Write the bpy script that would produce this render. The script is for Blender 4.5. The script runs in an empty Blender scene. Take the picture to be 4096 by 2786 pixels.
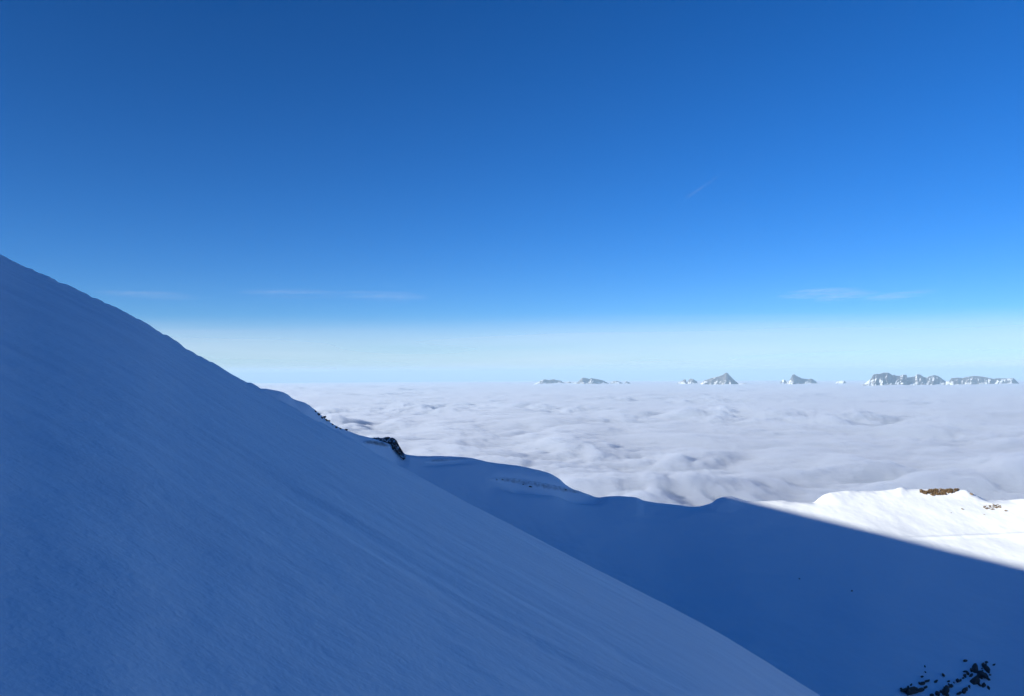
import bpy, bmesh, math, random
import numpy as np
from mathutils import Matrix, Vector

scene = bpy.context.scene
R = math.radians

# ------------------------------------------------------------------ camera
W0, H0 = 4096.0, 2786.0
FPX = W0 * 28.0 / 36.0                      # 28 mm lens on a 36 mm wide frame
PITCH, ROLL = R(1.75), R(-0.28)
cam_data = bpy.data.cameras.new('camera')
cam_data.sensor_width = 36.0
cam_data.lens = 28.0
cam_data.clip_start = 0.1
cam_data.clip_end = 600000.0
cam = bpy.data.objects.new('camera', cam_data)
scene.collection.objects.link(cam)
CAM_ROT = Matrix.Rotation(R(90) + PITCH, 3, 'X') @ Matrix.Rotation(ROLL, 3, 'Z')
cam.matrix_world = CAM_ROT.to_4x4()
scene.camera = cam

# ------------------------------------------------------------------ sky and sun
SUN_EL = R(16.0)
SUN_AZ = R(126.0)                           # to the left of the view direction (+Y)
S = Vector((-math.sin(SUN_AZ) * math.cos(SUN_EL), math.cos(SUN_AZ) * math.cos(SUN_EL), math.sin(SUN_EL)))

world = bpy.data.worlds.new('World')
scene.world = world
world.use_nodes = True
wn, wl = world.node_tree.nodes, world.node_tree.links
wn.clear()
sky = wn.new('ShaderNodeTexSky')
sky.sky_type = 'NISHITA'
sky.sun_disc = False
sky.sun_elevation = SUN_EL
sky.sun_rotation = -SUN_AZ
sky.altitude = 2300.0
sky.air_density = 0.85
sky.dust_density = 2.0
sky.ozone_density = 4.0
SKY_GAMMA, SKY_SAT, SKY_GAIN = 1.38, 1.11, 1.15
pre = wn.new('ShaderNodeVectorMath'); pre.operation = 'SCALE'; pre.inputs['Scale'].default_value = 0.1
gam = wn.new('ShaderNodeGamma'); gam.inputs['Gamma'].default_value = SKY_GAMMA
hsv = wn.new('ShaderNodeHueSaturation'); hsv.inputs['Saturation'].default_value = SKY_SAT; hsv.inputs['Hue'].default_value = 0.501
post = wn.new('ShaderNodeVectorMath'); post.operation = 'SCALE'; post.inputs['Scale'].default_value = 10.0 * SKY_GAIN
bg = wn.new('ShaderNodeBackground'); bg.inputs['Strength'].default_value = 0.1
wo = wn.new('ShaderNodeOutputWorld')
wl.new(sky.outputs[0], pre.inputs[0]); wl.new(pre.outputs[0], gam.inputs['Color'])
# soft shoulder so that the brightest sky keeps its hue
sep = wn.new('ShaderNodeSeparateColor'); sh = wn.new('ShaderNodeMath'); sh.operation = 'MULTIPLY_ADD'
sh.inputs[1].default_value = 1.0; sh.inputs[2].default_value = 1.0
inv = wn.new('ShaderNodeMath'); inv.operation = 'DIVIDE'; inv.inputs[0].default_value = 1.0
soft = wn.new('ShaderNodeVectorMath'); soft.operation = 'SCALE'
wl.new(gam.outputs[0], hsv.inputs['Color']); wl.new(hsv.outputs[0], sep.inputs[0])
wl.new(sep.outputs['Blue'], sh.inputs[0]); wl.new(sh.outputs[0], inv.inputs[1])
wl.new(hsv.outputs[0], soft.inputs[0]); wl.new(inv.outputs[0], soft.inputs['Scale'])
wl.new(soft.outputs[0], post.inputs[0]); wl.new(post.outputs[0], bg.inputs['Color'])
wl.new(bg.outputs[0], wo.inputs['Surface'])

sun_data = bpy.data.lights.new('sun', 'SUN')
sun_data.energy = 5.0
sun_data.angle = R(0.53)
sun_data.color = (1.0, 0.88, 0.72)
sun = bpy.data.objects.new('sun', sun_data)
scene.collection.objects.link(sun)
sun.rotation_euler = S.to_track_quat('Z', 'Y').to_euler()

scene.view_settings.view_transform = 'Standard'
scene.view_settings.look = 'None'
scene.view_settings.gamma = 1.0
scene.view_settings.use_curve_mapping = False
scene.view_settings.exposure = 1.22
scene.cycles.max_bounces = 8
scene.cycles.diffuse_bounces = 3
scene.cycles.volume_bounces = 4
scene.cycles.transparent_max_bounces = 16

# ------------------------------------------------------------------ helpers
def ray(px, py):
    """direction (y = 1) seen at a pixel of the full-size photograph"""
    d = CAM_ROT @ Vector(((px - W0 / 2) / FPX, (H0 / 2 - py) / FPX, -1.0))
    return d.x / d.y, d.z / d.y

def at(px, py, d):
    a, b = ray(px, py)
    return Vector((a * d, d, b * d))

def rayv(pts):
    r = [ray(*p) for p in pts]
    return np.array([a for a, b in r]), np.array([b for a, b in r])

_rng = np.random.RandomState(7)
_perm = _rng.permutation(512)
_perm = np.concatenate([_perm, _perm, _perm])
_ga = _rng.uniform(0, 2 * np.pi, 512)
_gx, _gy = np.cos(_ga), np.sin(_ga)

def perlin(x, y):
    xi = np.floor(x).astype(np.int64); yi = np.floor(y).astype(np.int64)
    xf, yf = x - xi, y - yi
    u = xf**3 * (xf * (xf * 6 - 15) + 10); v = yf**3 * (yf * (yf * 6 - 15) + 10)
    def g(ix, iy, fx, fy):
        h = _perm[_perm[ix & 511] + (iy & 511)]
        return _gx[h] * fx + _gy[h] * fy
    a = g(xi, yi, xf, yf); b = g(xi + 1, yi, xf - 1, yf)
    c = g(xi, yi + 1, xf, yf - 1); d = g(xi + 1, yi + 1, xf - 1, yf - 1)
    return (a + u * (b - a)) + v * ((c + u * (d - c)) - (a + u * (b - a)))

def fbm(x, y, n=4, gain=0.5, lac=2.03):
    s, a, t = 0.0, 1.0, 0.0
    for i in range(n):
        s = s + a * perlin(x + 17.3 * i, y - 9.1 * i); t += a
        x, y, a = x * lac, y * lac, a * gain
    return s / t * 1.5

def billow(x, y, n=4, gain=0.5):
    s, a, t = 0.0, 1.0, 0.0
    for i in range(n):
        s = s + a * np.sqrt(perlin(x + 31.7 * i, y + 5.3 * i)**2 + 0.006); t += a
        x, y, a = x * 2.07, y * 2.07, a * gain
    return s / t

def sstep(a, b, x):
    t = np.clip((x - a) / (b - a), 0, 1)
    return t * t * (3 - 2 * t)

def pchip(xs, ys, x):
    """smooth monotone interpolation"""
    xs, ys = np.asarray(xs, float), np.asarray(ys, float)
    h = np.diff(xs); d = np.diff(ys) / h
    m = np.zeros_like(ys)
    m[0], m[-1] = d[0], d[-1]
    for i in range(1, len(xs) - 1):
        if d[i - 1] * d[i] > 0:
            w1, w2 = 2 * h[i] + h[i - 1], h[i] + 2 * h[i - 1]
            m[i] = (w1 + w2) / (w1 / d[i - 1] + w2 / d[i])
    x = np.asarray(x, float); xc = np.clip(x, xs[0], xs[-1])
    k = np.clip(np.searchsorted(xs, xc) - 1, 0, len(xs) - 2)
    t = (xc - xs[k]) / h[k]
    r = ((1 + 2 * t) * (1 - t)**2 * ys[k] + t * (1 - t)**2 * h[k] * m[k]
         + t * t * (3 - 2 * t) * ys[k + 1] + t * t * (t - 1) * h[k] * m[k + 1])
    return r

def mesh_obj(name, verts, faces4, mat, parent=None, smooth=True):
    me = bpy.data.meshes.new(name)
    verts = np.asarray(verts, np.float32); faces = np.asarray(faces4, np.int32)
    n, k = faces.shape
    me.vertices.add(len(verts)); me.vertices.foreach_set('co', verts.ravel())
    me.loops.add(n * k); me.loops.foreach_set('vertex_index', faces.ravel())
    me.polygons.add(n)
    me.polygons.foreach_set('loop_start', np.arange(n, dtype=np.int32) * k)
    if smooth:
        me.polygons.foreach_set('use_smooth', np.ones(n, bool))
    me.update(calc_edges=True); me.validate()
    if mat: me.materials.append(mat)
    o = bpy.data.objects.new(name, me)
    scene.collection.objects.link(o)
    if parent: o.parent = parent
    return o

def grid_obj(name, X, Y, Z, mat, wrap=False, parent=None):
    nr, nc = X.shape
    v = np.stack([X, Y, Z], -1).reshape(-1, 3)
    idx = np.arange(nr * nc).reshape(nr, nc)
    if wrap: idx = np.concatenate([idx, idx[:, :1]], 1)
    f = np.stack([idx[:-1, :-1], idx[:-1, 1:], idx[1:, 1:], idx[1:, :-1]], -1).reshape(-1, 4)
    return mesh_obj(name, v, f, mat, parent)

def tag(o, label=None, cat=None, group=None, kind=None):
    if label: o['label'] = label
    if cat: o['category'] = cat
    if group: o['group'] = group
    if kind: o['kind'] = kind
    return o

# ------------------------------------------------------------------ materials
def new_mat(name):
    m = bpy.data.materials.new(name); m.use_nodes = True
    nt = m.node_tree
    return m, nt.nodes, nt.links, nt.nodes['Principled BSDF']

def noise(n, l, vec, scale, detail=4.0, rough=0.5):
    t = n.new('ShaderNodeTexNoise')
    t.inputs['Scale'].default_value = scale
    t.inputs['Detail'].default_value = detail
    t.inputs['Roughness'].default_value = rough
    if vec is not None: l.new(vec, t.inputs['Vector'])
    return t.outputs['Fac']

def ramp(n, l, fac, stops):
    r = n.new('ShaderNodeValToRGB')
    e = r.color_ramp.elements
    while len(e) < len(stops): e.new(0.5)
    for i, (p, c) in enumerate(stops):
        e[i].position = p
        e[i].color = (c, c, c, 1) if not isinstance(c, tuple) else (*c, 1)
    l.new(fac, r.inputs['Fac'])
    return r.outputs['Color']

def mapping(n, l, rot=(0, 0, 0), scale=(1, 1, 1)):
    g = n.new('ShaderNodeNewGeometry'); mp = n.new('ShaderNodeMapping')
    mp.inputs['Rotation'].default_value = rot
    mp.inputs['Scale'].default_value = scale
    l.new(g.outputs['Position'], mp.inputs['Vector'])
    return mp.outputs['Vector']

def bump(n, l, h, dist, strength=1.0, normal=None):
    b = n.new('ShaderNodeBump')
    b.inputs['Distance'].default_value = dist
    b.inputs['Strength'].default_value = strength
    l.new(h, b.inputs['Height'])
    if normal is not None: l.new(normal, b.inputs['Normal'])
    return b.outputs['Normal']

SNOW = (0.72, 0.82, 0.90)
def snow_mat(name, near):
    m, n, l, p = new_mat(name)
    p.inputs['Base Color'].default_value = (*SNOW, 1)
    p.inputs['Roughness'].default_value = 0.62
    p.inputs['Specular IOR Level'].default_value = 0.35
    if near:
        v = mapping(n, l)
        vs = mapping(n, l, rot=(0, 0, R(16)), scale=(0.26, 1.0, 1.0))
        pm = n.new('ShaderNodeMath'); pm.operation = 'MULTIPLY'
        l.new(noise(n, l, vs, 0.8, 4, 0.5), pm.inputs[0])
        l.new(ramp(n, l, noise(n, l, v, 0.11, 3, 0.5), [(0.42, 0.1), (0.66, 1.0)]), pm.inputs[1])
        nm = bump(n, l, pm.outputs[0], 0.09, 0.8)
        nm = bump(n, l, noise(n, l, v, 1.3, 5, 0.62), 0.05, 0.75, nm)
        nm = bump(n, l, noise(n, l, v, 7.0, 4, 0.65), 0.012, 0.8, nm)
        nm = bump(n, l, noise(n, l, v, 30.0, 2, 0.6), 0.003, 0.7, nm)
        # wind crust and softer powder: slightly different whiteness
        c = noise(n, l, vs, 0.5, 5, 0.65)
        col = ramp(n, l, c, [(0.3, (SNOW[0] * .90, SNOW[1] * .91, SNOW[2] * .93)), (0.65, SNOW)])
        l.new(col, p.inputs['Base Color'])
    else:
        v = mapping(n, l)
        nm = bump(n, l, noise(n, l, v, 0.07, 4, 0.5), 1.2, 0.4)
        nm = bump(n, l, noise(n, l, v, 0.7, 4, 0.6), 0.08, 0.5, nm)
    l.new(nm, p.inputs['Normal'])
    return m

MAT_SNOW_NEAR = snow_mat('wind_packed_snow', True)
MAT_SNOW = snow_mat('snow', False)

def rock_mat(name, c0, c1, scale, snow=0.0, lo=0.62, hi=0.8, bdist=0.3):
    m, n, l, p = new_mat(name)
    v = mapping(n, l)
    f = noise(n, l, v, scale, 6, 0.65)
    col = ramp(n, l, f, [(0.3, c0), (0.72, c1)])
    p.inputs['Roughness'].default_value = 0.9
    p.inputs['Specular IOR Level'].default_value = 0.2
    if snow > 0:
        g = n.new('ShaderNodeNewGeometry')
        sx = n.new('ShaderNodeSeparateXYZ'); l.new(g.outputs['Normal'], sx.inputs[0])
        ad = n.new('ShaderNodeMath'); ad.operation = 'MULTIPLY_ADD'
        l.new(noise(n, l, v, scale * 0.8, 5, 0.65), ad.inputs[0]); ad.inputs[1].default_value = snow
        l.new(sx.outputs['Z'], ad.inputs[2])
        mr = n.new('ShaderNodeMapRange'); mr.interpolation_type = 'SMOOTHSTEP'
        mr.inputs['From Min'].default_value = lo; mr.inputs['From Max'].default_value = hi
        l.new(ad.outputs[0], mr.inputs['Value'])
        fac = mr.outputs['Result']
        mx = n.new('ShaderNodeMix'); mx.data_type = 'RGBA'
        l.new(fac, mx.inputs['Factor']); l.new(col, mx.inputs['A'])
        mx.inputs['B'].default_value = (*SNOW, 1)
        col = mx.outputs['Result']
    l.new(col, p.inputs['Base Color'])
    l.new(bump(n, l, noise(n, l, v, scale * 2.5, 5, 0.7), bdist, 0.8), p.inputs['Normal'])
    return m

MAT_ROCK = rock_mat('dark_rock', (0.035, 0.033, 0.032), (0.11, 0.10, 0.09), 0.8)
MAT_CRAG = rock_mat('snowy_crag_rock', (0.035, 0.033, 0.032), (0.12, 0.105, 0.095), 0.6, 0.5, 0.80, 0.98)
MAT_STONE = rock_mat('brown_stone', (0.08, 0.066, 0.052), (0.19, 0.155, 0.125), 0.9)
MAT_GRASS = rock_mat('dry_grass', (0.045, 0.032, 0.02), (0.16, 0.115, 0.065), 0.7)
MAT_PEAK = rock_mat('limestone_with_snow', (0.05, 0.052, 0.06), (0.16, 0.158, 0.16), 0.0028, 0.7, 1.18, 1.32, 60.0)

# ------------------------------------------------------------------ bowl and ridge beyond
RIDGE = [(560, 1545), (900, 1548), (1020, 1552), (1110, 1563), (1150, 1578), (1175, 1597), (1220, 1612), (1260, 1640), (1300, 1675), (1340, 1702),
         (1390, 1724), (1440, 1742), (1500, 1756), (1560, 1775), (1600, 1806), (1630, 1818), (1680, 1825), (1760, 1825), (1880, 1832),
         (1960, 1850), (2060, 1862), (2150, 1880), (2200, 1895), (2235, 1915), (2270, 1945), (2310, 1965), (2400, 1988), (2470, 1986), (2540, 1990),
         (2580, 2005), (2700, 2020), (2770, 2028), (2840, 2016), (2870, 1996), (2915, 1984), (2960, 1996), (3010, 2008), (3080, 2005), (3130, 2003),
         (3180, 2010), (3250, 2012), (3280, 1990), (3300, 1978), (3350, 1967), (3400, 1963), (3430, 1966), (3500, 1965), (3545, 1961), (3580, 1956), (3602, 1950),
         (3640, 1958), (3690, 1957), (3760, 1957), (3830, 1958), (3860, 1961), (3900, 1980), (3960, 2004), (4020, 2002), (4096, 1996), (4250, 2000), (4700, 2030), (5600, 2100)]
RD = [(560, 300), (1020, 325), (1600, 385), (2300, 415), (2700, 428), (2930, 430), (3080, 438), (3260, 446), (3400, 458), (3850, 480), (4096, 474), (4700, 480), (5600, 490)]
rpx = np.array([p[0] for p in RIDGE], float); rpy = np.array([p[1] for p in RIDGE], float)
rdx, _rdz = rayv(RIDGE)

_fx = np.linspace(rdx[0], rdx[-1], 3000)
_fd = pchip(rdx, _rdz, _fx)
_kw = np.exp(-np.linspace(-2.5, 2.5, 701)**2); _kw /= _kw.sum()
_fs = np.convolve(np.pad(_fd, 350, mode='edge'), _kw, mode='valid')
_fD = np.convolve(np.pad(pchip([p[0] for p in RD], [p[1] for p in RD], pchip(rdx, rpx, _fx)), 350, mode='edge'), _kw, mode='valid')
def ridge_soft(dx):
    return np.interp(dx, _fx, _fs)

def ridge_at(dx):
    px = pchip(rdx, rpx, dx)
    dist = np.interp(dx, _fx, _fD)
    dz = pchip(rdx, _rdz, dx)
    return px, dist, dz

def bowl_z(x, y, detail=True):
    dx = x / y
    px, D, dz = ridge_at(dx)
    q = D - y
    wq = sstep(-2.0, 38.0 - 24.0 * sstep(2600, 2800, pchip(rdx, rpx, dx)), q + 6 * fbm(x / 30.0, y / 30.0, 2))
    zr = D * (dz * (1 - wq) + (ridge_soft(dx)) * wq)
    floor = -112.0 + 10 * sstep(3000, 4300, px)
    wdrop = np.clip(zr - floor, 20, 85)
    L = 105.0 - 30.0 * (1 - sstep(1700, 2600, px))
    lit0 = sstep(2700, 3700, px)
    wdrop = wdrop * (1 - lit0) + 55.0 * lit0
    L = L + 45.0 * lit0
    qq = np.maximum(q, 0)
    qs = qq * qq / (qq + 5.0)
    z = zr - wdrop * (1 - np.exp(-qs / L))
    b = np.maximum(-q, 0)
    z = z - 0.75 * b * b / (b + 6.0)
    if detail:
        near = sstep(0.0, 14.0, q)
        # wind hollows under the cornices
        def groove(pxs, depths, amp, w, lo, hi):
            qc = np.interp(px, pxs, depths)
            m = sstep(lo - 40, lo + 60, px) * (1 - sstep(hi - 60, hi + 40, px))
            t = (q - qc) / w
            return -amp * m * np.exp(-t * t) * np.where(t < 0, 1.0, 1.0)
        qc = np.interp(px, [1960, 2000, 2150, 2250, 2330, 2420], [13, 11, 9.5, 6.5, 3.0, 2.0])
        mk = sstep(1930, 2080, px) * (1 - sstep(2330, 2440, px))
        t = (q - qc + 1.5 * fbm(x / 10.0, y / 10.0, 2)) / np.where(q > qc, 6.0, 2.6)
        z = z - 6.5 * mk * np.exp(-t * t)
        z = z + groove([1480, 1560, 1620], [8, 8, 6], 5.5, 5.5, 1500, 1610)
        z = z + groove([1690, 1880], [6, 3], 1.4, 2.2, 1700, 1890)
        z = z + groove([2080, 2250], [12, 9], 1.2, 2.5, 2100, 2230)
        z = z + 1.6 * fbm(x / 60.0, y / 60.0, 3) * sstep(5, 50, q) * (1 - 0.5 * sstep(3100, 3400, px))
        z = z + 0.35 * fbm(x / 12.0, y / 9.0, 3) * near * (1 - 0.8 * sstep(3000, 3300, px))
        z = z + 0.20 * fbm(x / 4.0 + 9, y / 4.0, 3) * (1 - near * 0.6)
        lit = sstep(3250, 3500, px)
        z = z + lit * near * (0.6 * fbm(x / 45.0 + 3, y / 36.0 + 7, 2))
        # edge of an old track crossing the sunny snow
        qt = np.interp(px, [3560, 3640, 3800, 4000, 4096, 4400], [57, 56.7, 54, 45.6, 42.7, 36])
        t = (q - qt) / 1.3
        z = z + 0.5 * np.exp(-t * t) * sstep(3560, 3700, px)
    return z

dxs = np.linspace(-0.46, 1.15, 1000)
v = np.concatenate([np.linspace(0, 1, 260)**1.35])
DXg, Vg = np.meshgrid(dxs, v, indexing='xy')
pxg, Dg, dzg = ridge_at(DXg)
front = Dg - Vg * (Dg - 150.0)
back = np.geomspace(1.0, 1500.0, 46)[::-1]
DXb, Bb = np.meshgrid(dxs, back, indexing='xy')
_, Db, _ = ridge_at(DXb)
Yall = np.concatenate([Db + Bb, front], 0)
DXall = np.concatenate([DXb, DXg], 0)
Xall = DXall * Yall
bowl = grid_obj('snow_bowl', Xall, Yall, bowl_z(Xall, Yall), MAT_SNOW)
tag(bowl, 'snow bowl and ridge, mostly in blue shade with a sunlit knoll at right', 'ridge', kind='structure')

def hit(px, py, fn=bowl_z, y0=160.0, y1=620.0, n=2400):
    a, b = ray(px, py)
    y = np.linspace(y0, y1, n)
    d = b * y - fn(a * y, y)
    k = np.where(d <= 0)[0]
    yy = y[k[0]] if len(k) else y[np.argmin(d)]
    z = float(fn(np.array([a * yy]), np.array([yy]))[0])
    return Vector((a * yy, yy, z))

# ------------------------------------------------------------------ foreground snow slope
HEYE, YSIL = 1.7, 62.0
KC = HEYE / YSIL**2
SIL = [(-60, 992), (0, 1022), (60, 1058), (180, 1105), (352, 1184), (470, 1243), (581, 1300), (640, 1338), (705, 1383), (800, 1432), (881, 1477),
       (960, 1520), (1004, 1547), (1100, 1602), (1300, 1706), (1498, 1815), (1762, 1956), (2030, 2094), (2291, 2229),
       (2560, 2368), (2820, 2502), (3040, 2638), (3261, 2781), (3500, 2925)]
sdx, sdz = rayv(SIL)
PA = -(sdz[-1] - sdz[0]) / (sdx[-1] - sdx[0])
PB = -(sdz[0] + PA * sdx[0]) - 2 * math.sqrt(HEYE * KC)
sdelta = sdz - (sdz[0] - PA * (sdx - sdx[0]))
_sx = np.linspace(-1.2, 1.0, 2200)
_sd = np.convolve(np.pad(np.interp(_sx, sdx, sdelta), 60, mode='edge'), np.hanning(123)[1:-1] / np.hanning(123).sum(), mode='valid')

# shadow plane through two points of the shadow's edge on the bowl and the sun
EDGE1, EDGE2 = hit(2930, 1989), hit(4096, 2272)
pn = (EDGE2 - EDGE1).cross(S)
if pn.z < 0: pn = -pn
PI_B, PI_C = -pn.x / pn.z, -pn.y / pn.z
PI_A = EDGE1.z - PI_B * EDGE1.x - PI_C * EDGE1.y
def crest_x(y):
    return -285.0 - 0.55 * np.maximum(y - 100, 0) + 14 * np.sin(y / 70.0)

def slope_z(x, y, detail=True):
    ys = np.maximum(y, 0.6)
    dx = x / ys
    delta = np.interp(dx, _sx, _sd) * sstep(0.2, 3.0, y)
    fade = sstep(-1.1, -0.66, dx) * (1 - sstep(0.5, 0.9, dx))
    z = -HEYE - PA * x - PB * y - KC * y * np.abs(y) + delta * fade * ys
    if detail:
        r = np.sqrt(x * x + y * y)
        c, s = math.cos(R(16)), math.sin(R(16))
        u, w = c * x - s * y, s * x + c * y
        patch = sstep(-0.1, 0.45, fbm(u / 16.0 + 5, w / 8.0, 3))
        z = z + 0.12 * patch * fbm(u / 7.0 + 0.4 * fbm(u / 6.0, w / 6.0, 2), w / 1.9, 3) * sstep(1.5, 12, r)
        z = z + 0.45 * fbm(u / 30.0, w / 9.0, 3) * sstep(10, 60, r)
        z = z + 0.018 * fbm(u / 0.7, w / 0.5, 3)
        lump = sstep(0.22, 0.5, fbm(u / 5.0 + 40, w / 2.6, 3)) * 0.22
        lump = lump + 0.10 * fbm(u / 1.6 + 7, w / 1.1, 3)
        z = z + lump * sstep(35, 60, r) * sstep(0.02, -0.15, dx + 0.12)
    cap = PI_A + PI_B * x + PI_C * y - 0.0016 * np.minimum(x - crest_x(y), 0)**2
    cap = cap + 0.5 * fbm(x / 40.0, y / 40.0, 3)
    return -3.0 * np.logaddexp(-z / 3.0, -cap / 3.0)          # soft minimum with the crest

def az_samples(lo, hi, nfine, ncoarse):
    a = np.linspace(lo, hi, nfine)
    b = np.linspace(hi, lo + 2 * np.pi, ncoarse + 2)[1:-1]
    return np.concatenate([a, b])

az = az_samples(R(-36), R(36), 560, 150)
rad = np.geomspace(0.4, 900.0, 520)
RR, AZ = np.meshgrid(rad, az, indexing='ij')
X, Y = RR * np.sin(AZ), RR * np.cos(AZ)
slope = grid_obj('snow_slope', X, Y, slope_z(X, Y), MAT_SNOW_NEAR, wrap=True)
tag(slope, 'steep wind-packed snow slope in blue shade filling the lower left', 'slope', kind='structure')

# ------------------------------------------------------------------ sea of clouds
REARTH, HC = 7.4e6, 500.0
CORE_DROP, CLOUD_DENSITY = -115.0, 0.015
def cloud_z(x, y, extra=0.0):
    r2 = x * x + y * y
    r = np.sqrt(r2)
    wx = x + 420 * fbm(x / 1800.0, y / 1800.0 + 4, 2); wy = y + 420 * fbm(x / 1800.0 + 8, y / 1800.0, 2)
    z = 70 * fbm(x / 5200.0, y / 5200.0, 3)
    big = sstep(-0.25, 0.45, fbm(x / 3600.0 + 2.2, y / 3600.0 + 5.1, 3))
    z = z + (190 + 480 * big) * (billow(wx / 1050.0, wy / 1050.0, 5, 0.55) - 0.22) * (1 - 0.5 * sstep(5000, 20000, r))
    return -HC - r2 / (2 * REARTH) + z + extra

# solid core of the cloud deck
az = az_samples(R(-37), R(37), 420, 90)
rad = np.geomspace(900.0, 115000.0, 320)
RR, AZ = np.meshgrid(rad, az, indexing='ij')
X, Y = RR * np.sin(AZ), RR * np.cos(AZ)
mc, n, l, p = new_mat('cloud_core')
p.inputs['Base Color'].default_value = (0.66, 0.73, 0.82, 1)
p.inputs['Roughness'].default_value = 1.0
p.inputs['Specular IOR Level'].default_value = 0.0
clouds = grid_obj('cloud_sea', X, Y, cloud_z(X, Y, CORE_DROP), mc, wrap=True)
tag(clouds, 'white sea of clouds covering the lowland out to the horizon', 'clouds', kind='stuff')

# soft vapour of the cloud tops: one closed body of even density
az = az_samples(R(-37), R(37), 640, 90)
rad = np.geomspace(900.0, 115000.0, 400)
RR, AZ = np.meshgrid(rad, az, indexing='ij')
X, Y = RR * np.sin(AZ), RR * np.cos(AZ)
ZT = cloud_z(X, Y)
ZB = -HC - RR * RR / (2 * REARTH) - 420.0
nr, nc = X.shape
vt = np.stack([X, Y, ZT], -1).reshape(-1, 3); vb = np.stack([X, Y, ZB], -1).reshape(-1, 3)
idx = np.arange(nr * nc).reshape(nr, nc); idx = np.concatenate([idx, idx[:, :1]], 1)
ft = np.stack([idx[:-1, :-1], idx[1:, :-1], idx[1:, 1:], idx[:-1, 1:]], -1).reshape(-1, 4)
fb = ft[:, ::-1] + nr * nc
ring = lambda r, flip: (np.stack([idx[r, :-1], idx[r, 1:], idx[r, 1:] + nr * nc, idx[r, :-1] + nr * nc], -1)[:, ::(-1 if flip else 1)])
mv = bpy.data.materials.new('cloud_vapour'); mv.use_nodes = True
n, l = mv.node_tree.nodes, mv.node_tree.links
n.clear()
pv = n.new('ShaderNodeVolumePrincipled'); ho = n.new('ShaderNodeOutputMaterial')
pv.inputs['Color'].default_value = (0.72, 0.80, 0.91, 1)
pv.inputs['Density'].default_value = CLOUD_DENSITY
pv.inputs['Anisotropy'].default_value = 0.2
l.new(pv.outputs[0], ho.inputs['Volume'])
vap = mesh_obj('cloud_vapour', np.concatenate([vt, vb]), np.concatenate([ft, fb, ring(0, False), ring(nr - 1, True)])[:, ::-1], mv, parent=clouds)
vap['kind'] = 'stuff'

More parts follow.
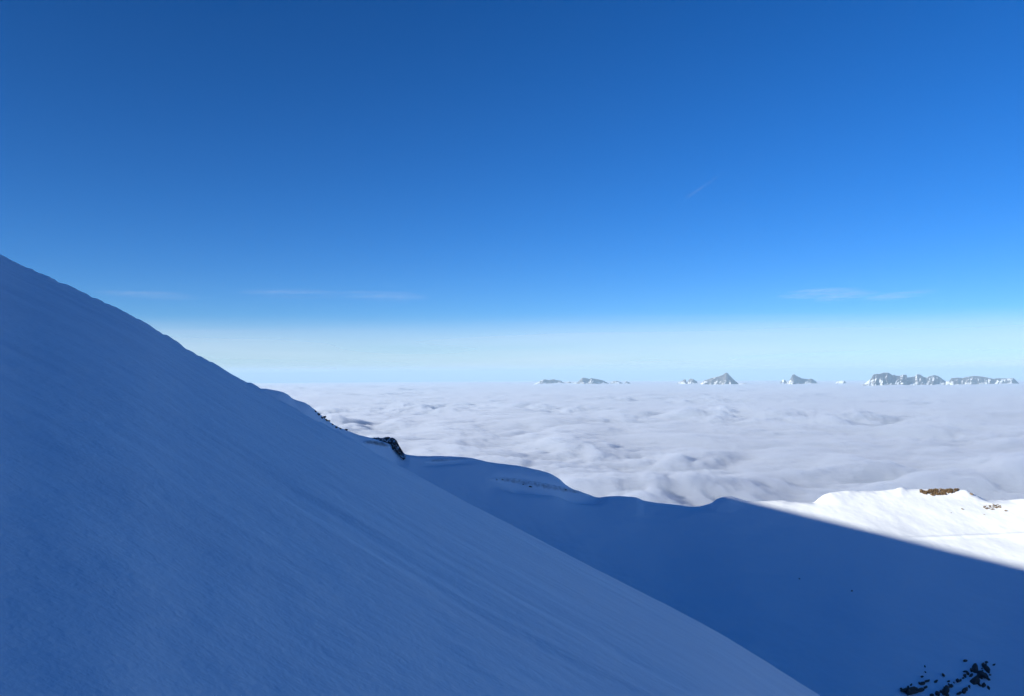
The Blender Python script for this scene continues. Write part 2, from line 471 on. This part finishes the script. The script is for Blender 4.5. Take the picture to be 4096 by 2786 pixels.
# ------------------------------------------------------------------ far mountains above the clouds
PEAKS = [
 ('snowy_mountain', 'low blue mountain with ragged top, leftmost above the clouds', 40500, 0.5,
  [(2128, 1540), (2140, 1535), (2155, 1530), (2165, 1521), (2180, 1518), (2195, 1521), (2215, 1518), (2225, 1521), (2245, 1524), (2250, 1529), (2262, 1533), (2270, 1540)]),
 ('snowy_mountain', 'tiny snowy hump between the two leftmost mountains on the horizon', 41500, 0.2,
  [(2258, 1540), (2266, 1530), (2278, 1527), (2286, 1531), (2294, 1530), (2306, 1531), (2314, 1540)]),
 ('snowy_mountain', 'long mountain with a white left edge, second large one from the left', 41000, 0.6,
  [(2296, 1540), (2306, 1534), (2318, 1522), (2330, 1511), (2345, 1513), (2358, 1517), (2364, 1513), (2385, 1517), (2405, 1521), (2420, 1526), (2432, 1533), (2442, 1540)]),
 ('snowy_mountain', 'thin low ridge just right of the long white-edged mountain', 44000, 0.3,
  [(2434, 1540), (2446, 1529), (2455, 1525), (2466, 1524), (2480, 1528), (2490, 1533), (2498, 1540)]),
 ('snowy_mountain', 'small dark islet of rock standing alone left of the pointed peak', 44000, 0.2,
  [(2494, 1540), (2501, 1530), (2506, 1526), (2515, 1529), (2521, 1533), (2526, 1540)]),
 ('snowy_mountain', 'small white wedge-shaped summit left of the pointed peak', 39500, 0.2,
  [(2702, 1540), (2714, 1530), (2730, 1523), (2740, 1517), (2744, 1522), (2750, 1540)]),
 ('snowy_mountain', 'small rounded grey summit beside the white wedge, left of the pointed peak', 39500, 0.3,
  [(2744, 1540), (2752, 1525), (2761, 1515), (2772, 1517), (2785, 1525), (2794, 1540)]),
 ('pointed_mountain', 'pointed pyramid peak with rocky long left ridge, tallest near the middle', 36000, 0.25,
  [(2792, 1542), (2803, 1534), (2812, 1528), (2818, 1522), (2830, 1519), (2846, 1513), (2864, 1509), (2876, 1506), (2884, 1503), (2892, 1500), (2899, 1495), (2905, 1491), (2911, 1493), (2917, 1501), (2926, 1510), (2935, 1520), (2948, 1530), (2960, 1542)]),
 ('snowy_mountain', 'low flat blue spur trailing off right of the pointed peak', 34500, 0.3,
  [(2942, 1546), (2954, 1537), (2965, 1535), (2985, 1534), (2994, 1539), (3000, 1546)]),
 ('snowy_mountain', 'tiny dark knob just left of the bright white tooth summit', 40000, 0.2,
  [(3118, 1536), (3128, 1522), (3135, 1519), (3143, 1524), (3152, 1536)]),
 ('snowy_mountain', 'tooth-shaped summit with bright white left face and trailing blue ridge', 38500, 0.7,
  [(3142, 1538), (3152, 1528), (3162, 1515), (3170, 1500), (3177, 1497), (3184, 1503), (3200, 1511), (3210, 1515), (3230, 1517), (3245, 1515), (3255, 1520), (3263, 1526), (3274, 1538)]),
 ('snowy_mountain', 'small isolated dark islet between tooth summit and the big right massif', 38500, 0.4,
  [(3332, 1540), (3344, 1532), (3352, 1526), (3365, 1524), (3376, 1523), (3381, 1528), (3390, 1540)]),
 ('snowy_massif', 'large massif with pale left cliff and long jagged blue crest', 33500, 0.8,
  [(3446, 1545), (3460, 1534), (3475, 1522), (3486, 1513), (3493, 1499), (3505, 1496), (3520, 1496), (3533, 1491), (3552, 1491), (3562, 1497), (3572, 1502), (3576, 1499), (3582, 1503), (3600, 1504), (3612, 1499), (3626, 1500), (3629, 1511), (3645, 1508), (3660, 1506), (3668, 1497), (3678, 1498), (3686, 1503), (3696, 1509), (3706, 1511), (3716, 1506), (3735, 1501), (3750, 1504), (3765, 1513), (3775, 1521), (3788, 1530), (3800, 1545)]),
 ('snowy_mountain', 'flat-topped blue mountain at far right beyond the big massif', 35500, 0.5,
  [(3770, 1545), (3784, 1527), (3798, 1524), (3806, 1513), (3830, 1511), (3850, 1513), (3868, 1508), (3900, 1504), (3930, 1507), (3960, 1513), (3972, 1516), (3990, 1514), (4020, 1514), (4052, 1513), (4061, 1519), (4074, 1532), (4086, 1545)]),
]
for i, (nm, lab, dist, slant, sk) in enumerate(PEAKS):
    pxs = np.array([p[0] for p in sk], float); pys = np.array([p[1] for p in sk], float)
    nc = int(max(60, (pxs[-1] - pxs[0]) * 0.9))
    u = np.linspace(pxs[0], pxs[-1], nc)
    py = np.interp(u, pxs, pys)
    dx, dz = rayv(list(zip(u, py)))
    xc = (u - 0.5 * (u[0] + u[-1])) / FPX * dist            # metres along
    D = dist + 1.7 * slant * xc                                   # the crest runs back to the right
    wid = max(900.0, 0.35 * (xc[-1] - xc[0]))
    D = D + 110 * fbm(xc / 700.0, xc * 0 + i * 3.3, 3)
    crest = D * dz
    base = -HC - (D * D * (1 + dx * dx)) / (2 * REARTH) - 140.0
    hh = np.maximum(crest - base, 5.0)
    t = np.concatenate([-np.linspace(1, 0, 34)**1.25, np.linspace(0, 1, 16)[1:]**1.2])
    T, HH = np.meshgrid(t, hh, indexing='ij')
    XC = np.broadcast_to(xc, T.shape)
    spur = fbm(XC / 520.0 + i * 7, T * 0.8 + i, 4) * np.abs(T)
    prof = np.clip(1 - np.abs(T)**0.85, 0, 1)
    Z = base + HH * prof + HH * 0.42 * fbm(XC / 300.0 + i, T * 1.6 + 3, 4) * np.abs(T) * (1 - np.abs(T)) * 3
    YY = D + T * wid + spur * 500
    XX = dx * YY
    o = grid_obj(nm, XX, YY, Z, MAT_PEAK)
    tag(o, lab, 'mountain', 'snowy mountains rising out of the cloud sea', kind='thing')

# ------------------------------------------------------------------ rocks
def rock_mesh(seed, sub=2, rough=0.35):
    rs = np.random.RandomState(seed)
    bm = bmesh.new(); bmesh.ops.create_icosphere(bm, subdivisions=sub, radius=1.0)
    offs = rs.uniform(-1, 1, (9, 3)); offs /= np.linalg.norm(offs, axis=1)[:, None]
    cut = rs.uniform(0.45, 0.85, 9)
    for vtx in bm.verts:
        p = np.array(vtx.co)
        for o_, c_ in zip(offs, cut):
            d = p @ o_
            if d > c_: p = p - o_ * (d - c_)
        p = p * (1 + rough * rs.uniform(-0.25, 0.25))
        vtx.co = Vector(p)
    me = bpy.data.meshes.new('rock'); bm.to_mesh(me); bm.free()
    return me

ROCKS = {}
def place_rock(name, px, py, wpx, label, cat='rock', group=None, mat=MAT_ROCK, squash=0.7, sink=0.25, fn=bowl_z, y0=160., y1=620., wide=1.0, seed=None, turn=None, deep=0.95):
    c = hit(px, py, fn, y0, y1)
    w = wpx / FPX * c.y * 0.5
    seed = seed if seed is not None else int(px * 7 + py) % 12
    key = (seed, mat.name)
    if key not in ROCKS:
        me = rock_mesh(seed + 3); me.materials.append(mat); ROCKS[key] = me
    o = bpy.data.objects.new(name, ROCKS[key]); scene.collection.objects.link(o)
    o.scale = (w * wide, w * deep, w * squash)
    o.rotation_euler = (0.15 * math.sin(px), 0.2 * math.cos(py), (px * 0.37) % 6.28 if turn is None else turn + 0.35 * math.sin(px * 1.7))
    o.location = (c.x, c.y, c.z + w * squash * (0.5 - sink))
    return tag(o, label, cat, group)

ORD = ['leftmost', 'second from the left', 'third from the left', 'fourth from the left', 'fifth from the left', 'sixth from the left', 'seventh from the left',
       'eighth from the left', 'ninth from the left', 'tenth from the left', 'eleventh from the left', 'twelfth from the left', 'thirteenth from the left', 'fourteenth from the left', 'fifteenth from the left', 'sixteenth from the left', 'seventeenth from the left']
CL = {
 'left clump of rocks': [(3604, 2757, 14), (3625, 2765, 32), (3650, 2772, 46), (3680, 2764, 27), (3688, 2738, 20), (3700, 2668, 8), (3701, 2690, 10), (3703, 2751, 17), (3710, 2726, 19), (3743, 2729, 14)],
 'middle diagonal row of rocks': [(3728, 2783, 16), (3749, 2777, 26), (3774, 2703, 16), (3781, 2768, 34), (3786, 2783, 26), (3791, 2755, 13), (3805, 2747, 19), (3833, 2727, 23), (3842, 2723, 12), (3859, 2706, 15), (3870, 2694, 17)],
 'lower right row of rocks': [(3836, 2776, 17), (3855, 2769, 23), (3866, 2757, 19), (3877, 2747, 11), (3902, 2730, 38), (3915, 2738, 20), (3936, 2744, 19), (3955, 2755, 13)],
 'upper right clump of rocks': [(3861, 2646, 15), (3886, 2684, 20), (3901, 2680, 36), (3884, 2704, 14), (3919, 2706, 24), (3930, 2702, 36), (3933, 2667, 17), (3946, 2651, 12), (3948, 2679, 28), (3948, 2711, 24), (3976, 2661, 12)],
}
for name, lst in CL.items():
    for k, (px, py, w) in enumerate(sorted(lst)):
        place_rock('rock', px, py, w * 1.3, f'dark rock {ORD[k]} in the {name} at bottom right', 'rock', 'dark rocks poking through the shaded snow', wide=2.1, squash=0.55, sink=0.3, turn=1.0, deep=0.65)

rs = np.random.RandomState(21)
for (x0, y0, x1, y1, sp, cnt) in [(3620, 2775, 3720, 2715, 12, 8), (3735, 2780, 3880, 2688, 9, 14), (3850, 2775, 3960, 2690, 12, 12), (3880, 2690, 3965, 2660, 10, 6)]:
    for k in range(cnt):
        t = rs.uniform()
        px, py = x0 + (x1 - x0) * t + rs.normal() * sp * 0.5, min(2782, y0 + (y1 - y0) * t + rs.normal() * sp)
        place_rock('rock', px, py, rs.uniform(7, 18), 'tiny dark stone sprinkled among the larger rocks at bottom right', 'stone', 'tiny stones among the bottom right rocks', wide=2.2, squash=0.6, sink=0.3, turn=1.0, deep=0.65)

# rocks on the far skyline and in the hollows
SKY = [(1262, 1648, 12), (1274, 1660, 14), (1288, 1674, 14), (1296, 1672, 20), (1306, 1683, 16), (1316, 1679, 12), (1330, 1700, 10), (1345, 1712, 12), (1362, 1717, 10), (1384, 1722, 14)]
for k, (px, py, w) in enumerate(SKY):
    place_rock('rock', px, py, w, f'dark rock {ORD[k]} in the row along the shaded ridge crest', 'rock', 'rocks along the shaded ridge crest', wide=1.3, sink=0.2)
for k, (px, py, w) in enumerate([(1986, 1922, 8), (2010, 1921, 10), (2092, 1941, 9), (2120, 1948, 12), (2262, 1962, 11)]):
    place_rock('rock', px, py, w, f'dark rock {ORD[k]} in the wind hollow under the shaded cornice', 'rock', 'rocks in the wind hollow', wide=1.8, squash=0.5)
place_rock('rock', 3198, 2317, 9, 'lone dark stone in the shaded bowl, nearer the shadow edge', 'stone', None)
place_rock('rock', 3407, 2366, 10, 'lone dark stone in the shaded bowl, right of the other', 'stone', None)
for k, (px, py, w, lab) in enumerate([
    (3804, 2053, 6, 'tiny grey stone on the sunlit snow below the brown grass'),
    (3849, 2038, 12, 'flat grey stone on the sunlit snow left of the bare patch'),
    (4022, 2045, 12, 'brown stone on the sunlit snow nearest the right edge'),
    (3937, 2060, 6, 'tiny stone on the sunlit snow under the bare patch'),
    (3884, 1978, 16, 'dark rock on the right shoulder of the sunlit knoll')]):
    place_rock('stone', px, py, w, lab, 'stone', 'stones on the sunlit knoll', mat=MAT_STONE, wide=1.4, squash=0.5)

# craggy outcrop on the ridge
def crag():
    prof = [(1478, 1752), (1500, 1751), (1530, 1750), (1552, 1748), (1566, 1750), (1578, 1754), (1588, 1765), (1596, 1780), (1604, 1795), (1612, 1808), (1622, 1820)]
    u = np.linspace(1478, 1622, 90)
    py = np.interp(u, [p[0] for p in prof], [p[1] for p in prof])
    dx, dz = rayv(list(zip(u, py)))
    D = 383.0 + 0 * u
    top = D * dz + 0.5 * fbm(u / 5.0, u * 0, 3)
    t = np.concatenate([-np.linspace(1, 0, 40), np.linspace(0, 1, 14)[1:]])
    T, TOP = np.meshgrid(t, top, indexing='ij')
    U = np.broadcast_to(u, T.shape)
    drop = np.interp(u, [1478, 1500, 1560, 1610, 1622], [3.0, 4.4, 5.6, 3.2, 1.6])
    s = np.abs(T)
    stair = s + 0.10 * np.sin(s * 14 + 2 * fbm(U / 22.0, T * 2, 2))
    Z = TOP - drop * np.clip(stair, 0, 1.2) + 0.9 * fbm(U / 7.0, T * 7, 4) * np.minimum(s * 6, 1)
    YY = D + T * 4.5 + 1.3 * fbm(U / 9.0 + 5, T * 5, 4) * np.minimum(s * 4, 1)
    return grid_obj('rock_outcrop', dx * YY, YY, Z, MAT_CRAG)
tag(crag(), 'craggy dark rock outcrop with snow on its ledges on the shaded ridge', 'outcrop')

# thinly snowed rock bands, their dark colour also painting the wind hollows' shade
mb, n, l, p = new_mat('thin_snow_rock_and_shade')
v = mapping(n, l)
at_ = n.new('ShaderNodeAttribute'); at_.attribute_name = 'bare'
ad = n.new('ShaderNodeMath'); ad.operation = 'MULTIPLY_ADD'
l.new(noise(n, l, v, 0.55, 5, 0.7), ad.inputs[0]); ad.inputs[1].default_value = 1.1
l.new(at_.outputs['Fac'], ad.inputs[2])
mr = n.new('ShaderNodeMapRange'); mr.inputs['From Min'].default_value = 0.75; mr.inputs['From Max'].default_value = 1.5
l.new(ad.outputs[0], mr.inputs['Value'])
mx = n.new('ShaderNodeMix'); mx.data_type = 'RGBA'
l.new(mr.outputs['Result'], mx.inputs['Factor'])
mx.inputs['A'].default_value = (*SNOW, 1); mx.inputs['B'].default_value = (0.07, 0.068, 0.068, 1)  # dark end covers exposed rock and the hollow's shade put into the colour
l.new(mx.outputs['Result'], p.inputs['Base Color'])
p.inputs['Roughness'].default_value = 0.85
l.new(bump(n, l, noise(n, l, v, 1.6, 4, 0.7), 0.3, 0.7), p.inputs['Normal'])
def rock_shade_band(line, label, amount):
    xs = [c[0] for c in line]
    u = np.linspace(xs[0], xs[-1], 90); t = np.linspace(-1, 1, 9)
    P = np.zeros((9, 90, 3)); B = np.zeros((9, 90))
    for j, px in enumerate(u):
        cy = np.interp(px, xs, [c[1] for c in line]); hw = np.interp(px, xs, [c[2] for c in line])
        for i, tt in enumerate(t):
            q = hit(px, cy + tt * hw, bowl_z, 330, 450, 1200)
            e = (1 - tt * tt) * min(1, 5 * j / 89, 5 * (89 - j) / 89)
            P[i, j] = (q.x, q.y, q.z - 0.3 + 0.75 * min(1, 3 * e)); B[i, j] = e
    o = grid_obj('rock_shade_band', P[..., 0], P[..., 1], P[..., 2], mb)
    a = o.data.attributes.new('bare', 'FLOAT', 'POINT')  # weight of exposed rock together with the painted hollow shade
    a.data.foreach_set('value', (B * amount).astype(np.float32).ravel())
    return tag(o, label, 'rock band', 'strips of thinly snowed rock and painted shade on the shaded ridge')
rock_shade_band([(1940, 1916, 7), (2050, 1928, 13), (2180, 1950, 15), (2290, 1970, 10), (2390, 1985, 4)], 'long band of thinly snowed rock and painted hollow shade under the cornice in the middle of the shaded ridge', 0.42)
rock_shade_band([(1690, 1850, 4), (1760, 1846, 7), (1850, 1840, 6), (1900, 1840, 3)], 'short band of thinly snowed rock and painted shade just below the shaded crest right of the outcrop', 0.4)
rock_shade_band([(1448, 1770, 5), (1490, 1776, 11), (1530, 1782, 12), (1562, 1790, 6)], 'dark strip of rock and painted hollow shade left of and below the craggy outcrop', 0.7)

# bare brown ground and dry grass on the knoll
def grass_patch(pts, label, n, seed, h=0.9):
    rs = np.random.RandomState(seed)
    V, F = [], []
    cx = [p[0] for p in pts]; lo = [p[2] for p in pts]; hi = [p[1] for p in pts]
    for k in range(n):
        px = rs.uniform(cx[0], cx[-1])
        py = rs.uniform(np.interp(px, cx, hi), np.interp(px, cx, lo))
        if float(fbm(np.array([px / 14.0 + seed]), np.array([py / 7.0]), 2)[0]) < -0.12: continue
        c = hit(px, py, bowl_z, 400, 520, 500)
        for j in range(4):
            a = rs.uniform(0, 6.28); w = rs.uniform(.25, .6); hh = h * rs.uniform(.4, 1.0)
            b = len(V)
            ox, oy = rs.uniform(-.5, .5, 2)
            V += [(c.x + ox - w * math.cos(a), c.y + oy - w * math.sin(a), c.z - .25), (c.x + ox + w * math.cos(a), c.y + oy + w * math.sin(a), c.z - .25),
                  (c.x + ox + .3 * rs.uniform(-1, 1), c.y + oy + .3 * rs.uniform(-1, 1), c.z + hh)]
            F.append((b, b + 1, b + 2))
    o = mesh_obj('grass_patch', V, F, MAT_GRASS, smooth=False)
    return tag(o, label, 'grass patch', kind='stuff')
grass_patch([(3682, 1962, 1972), (3700, 1962, 1978), (3730, 1959, 1983), (3770, 1958, 1981), (3800, 1958, 1974), (3832, 1958, 1964)], 'large bare patch of brown dry grass on top of the sunlit knoll', 900, 3)
grass_patch([(3930, 2030, 2034), (3945, 2022, 2038), (3970, 2018, 2040), (3990, 2020, 2034), (4004, 2026, 2030)], 'small patchy bare spot of pale brown grass below the knoll crest', 110, 5, 0.5)

# ------------------------------------------------------------------ air
def box_obj(name, lo, hi, mat):
    v = [(x, y, z) for z in (lo[2], hi[2]) for y in (lo[1], hi[1]) for x in (lo[0], hi[0])]
    f = [(0, 2, 3, 1), (4, 5, 7, 6), (0, 1, 5, 4), (2, 6, 7, 3), (0, 4, 6, 2), (1, 3, 7, 5)]
    return mesh_obj(name, v, f, mat, smooth=False)
mh = bpy.data.materials.new('haze_air'); mh.use_nodes = True
n, l = mh.node_tree.nodes, mh.node_tree.links
n.clear()
pv = n.new('ShaderNodeVolumePrincipled'); ho = n.new('ShaderNodeOutputMaterial')
pv.inputs['Color'].default_value = (0.45, 0.70, 0.96, 1)
pv.inputs['Density'].default_value = 1.5e-5
l.new(pv.outputs[0], ho.inputs['Volume'])
haze = box_obj('haze', (-118000, -118000, -2000), (118000, 118000, 420), mh)
tag(haze, 'thin blue haze over the far clouds and mountains', 'haze', kind='stuff')

# ------------------------------------------------------------------ high thin clouds
def ice_mat(name, alpha, scale, lo, hi, stretch=(1, 1, 1), edge=False, inner=0, outer=1):
    m = bpy.data.materials.new(name); m.use_nodes = True
    n, l = m.node_tree.nodes, m.node_tree.links
    n.clear()
    tl = n.new('ShaderNodeBsdfTranslucent'); tl.inputs['Color'].default_value = (0.86, 0.93, 1.0, 1)
    tr = n.new('ShaderNodeBsdfTransparent'); mx = n.new('ShaderNodeMixShader'); out = n.new('ShaderNodeOutputMaterial')
    v = mapping(n, l, scale=stretch)
    f = ramp(n, l, noise(n, l, v, scale, 2, 0.5), [(lo, 0.0), (hi, 1.0)])
    mu = n.new('ShaderNodeMath'); mu.operation = 'MULTIPLY'; mu.inputs[1].default_value = alpha
    l.new(f, mu.inputs[0])
    at_ = n.new('ShaderNodeAttribute'); at_.attribute_name = 'thickness'
    m2 = n.new('ShaderNodeMath'); m2.operation = 'MULTIPLY'
    l.new(mu.outputs[0], m2.inputs[0]); l.new(at_.outputs['Fac'], m2.inputs[1])
    l.new(m2.outputs[0], mx.inputs['Fac']); l.new(tr.outputs[0], mx.inputs[1]); l.new(tl.outputs[0], mx.inputs[2])
    l.new(mx.outputs[0], out.inputs['Surface'])
    return m

def set_thickness(o, vals):
    a = o.data.attributes.new('thickness', 'FLOAT', 'POINT')
    a.data.foreach_set('value', np.asarray(vals, np.float32).ravel())

MAT_VEIL = ice_mat('ice_veil', 0.45, 0.000014, 0.05, 0.75, stretch=(1.0, 0.6, 1))
az = np.linspace(0, 2 * np.pi, 360, endpoint=False)
rad = np.geomspace(52000, 260000, 60)
RR, AZ = np.meshgrid(rad, az, indexing='ij')
X, Y = RR * np.sin(AZ), RR * np.cos(AZ)
Z = 5000 - RR * RR / (2 * REARTH)
veil = grid_obj('cirrus_veil', X, Y, Z, MAT_VEIL, wrap=True)
set_thickness(veil, sstep(60000, 105000, RR + 14000 * fbm(X / 60000.0, Y / 22000.0, 3)))
tag(veil, 'thin pale veil of high cloud low over the horizon', 'clouds', kind='stuff')

MAT_WISP = ice_mat('ice_wisp', 0.14, 0.0007, 0.3, 0.85, stretch=(0.35, 1.0, 1))
WISPS = [(600, 1182, 200, 'faint white wisp of cirrus just above the snowy skyline at left'),
         (1180, 1176, 240, 'faint cirrus wisp in the middle of the three at left'),
         (1535, 1186, 210, 'faint cirrus wisp, rightmost of the three at left'),
         (3280, 1176, 190, 'brightest small cirrus wisp on the right side of the sky'),
         (3380, 1188, 110, 'small cirrus wisp trailing right of the brightest wisp'),
         (3590, 1184, 120, 'small cirrus wisp nearest the right edge of the sky')]
for k, (px, py, w, lab) in enumerate(WISPS):
    dx, dz = ray(px, py)
    y = 4000.0 / dz
    cx, cy = dx * y, y
    a, b = w / FPX * y * 0.9, 14 / FPX / dz * y * 1.7
    uu = np.linspace(-1, 1, 40)
    U, V = np.meshgrid(uu, uu, indexing='ij')
    X, Y = cx + U * a, cy + V * b + U * a * 0.12
    Z = 4000.0 + 60 * fbm(X / 500.0, Y / 500.0, 3) + 40 * (1 - U * U - V * V)
    o = grid_obj('cirrus_wisp', X, Y, Z, MAT_WISP)
    set_thickness(o, np.clip(1 - (U * U + V * V), 0, 1)**0.8 * (0.8 if k < 3 else 1.9))
    tag(o, lab, 'cirrus', 'cirrus wisps low in the sky')

# short contrail
def contrail():
    d0, d1 = ray(2738, 797), ray(2915, 680)
    p0 = Vector((d0[0], 1, d0[1])) * (9000 / d0[1]); p1 = Vector((d1[0], 1, d1[1])) * (9000 / d1[1])
    ax = (p1 - p0).normalized(); sd = ax.cross(Vector((0, 0, 1))).normalized(); up = sd.cross(ax)
    t = np.linspace(0, 1, 60); an = np.linspace(0, 2 * np.pi, 10, endpoint=False)
    V = []
    for tt in t:
        c = p0.lerp(p1, tt); r = 42 * (1.0 - 0.55 * tt)
        for q in an: V.append(tuple(c + sd * (r * 1.5 * math.cos(q)) + up * (r * math.sin(q))))
    idx = np.arange(600).reshape(60, 10); idx = np.concatenate([idx, idx[:, :1]], 1)
    f = np.stack([idx[:-1, :-1], idx[:-1, 1:], idx[1:, 1:], idx[1:, :-1]], -1).reshape(-1, 4)
    o = mesh_obj('contrail', V, f, ice_mat('contrail_ice', 0.08, 0.004, 0.2, 0.6))
    set_thickness(o, np.repeat(np.minimum(1, (1 - t) * 1.6) * np.minimum(1, t * 8), 10))
    return o
tag(contrail(), 'short faint contrail slanting up in the blue sky right of centre', 'contrail')
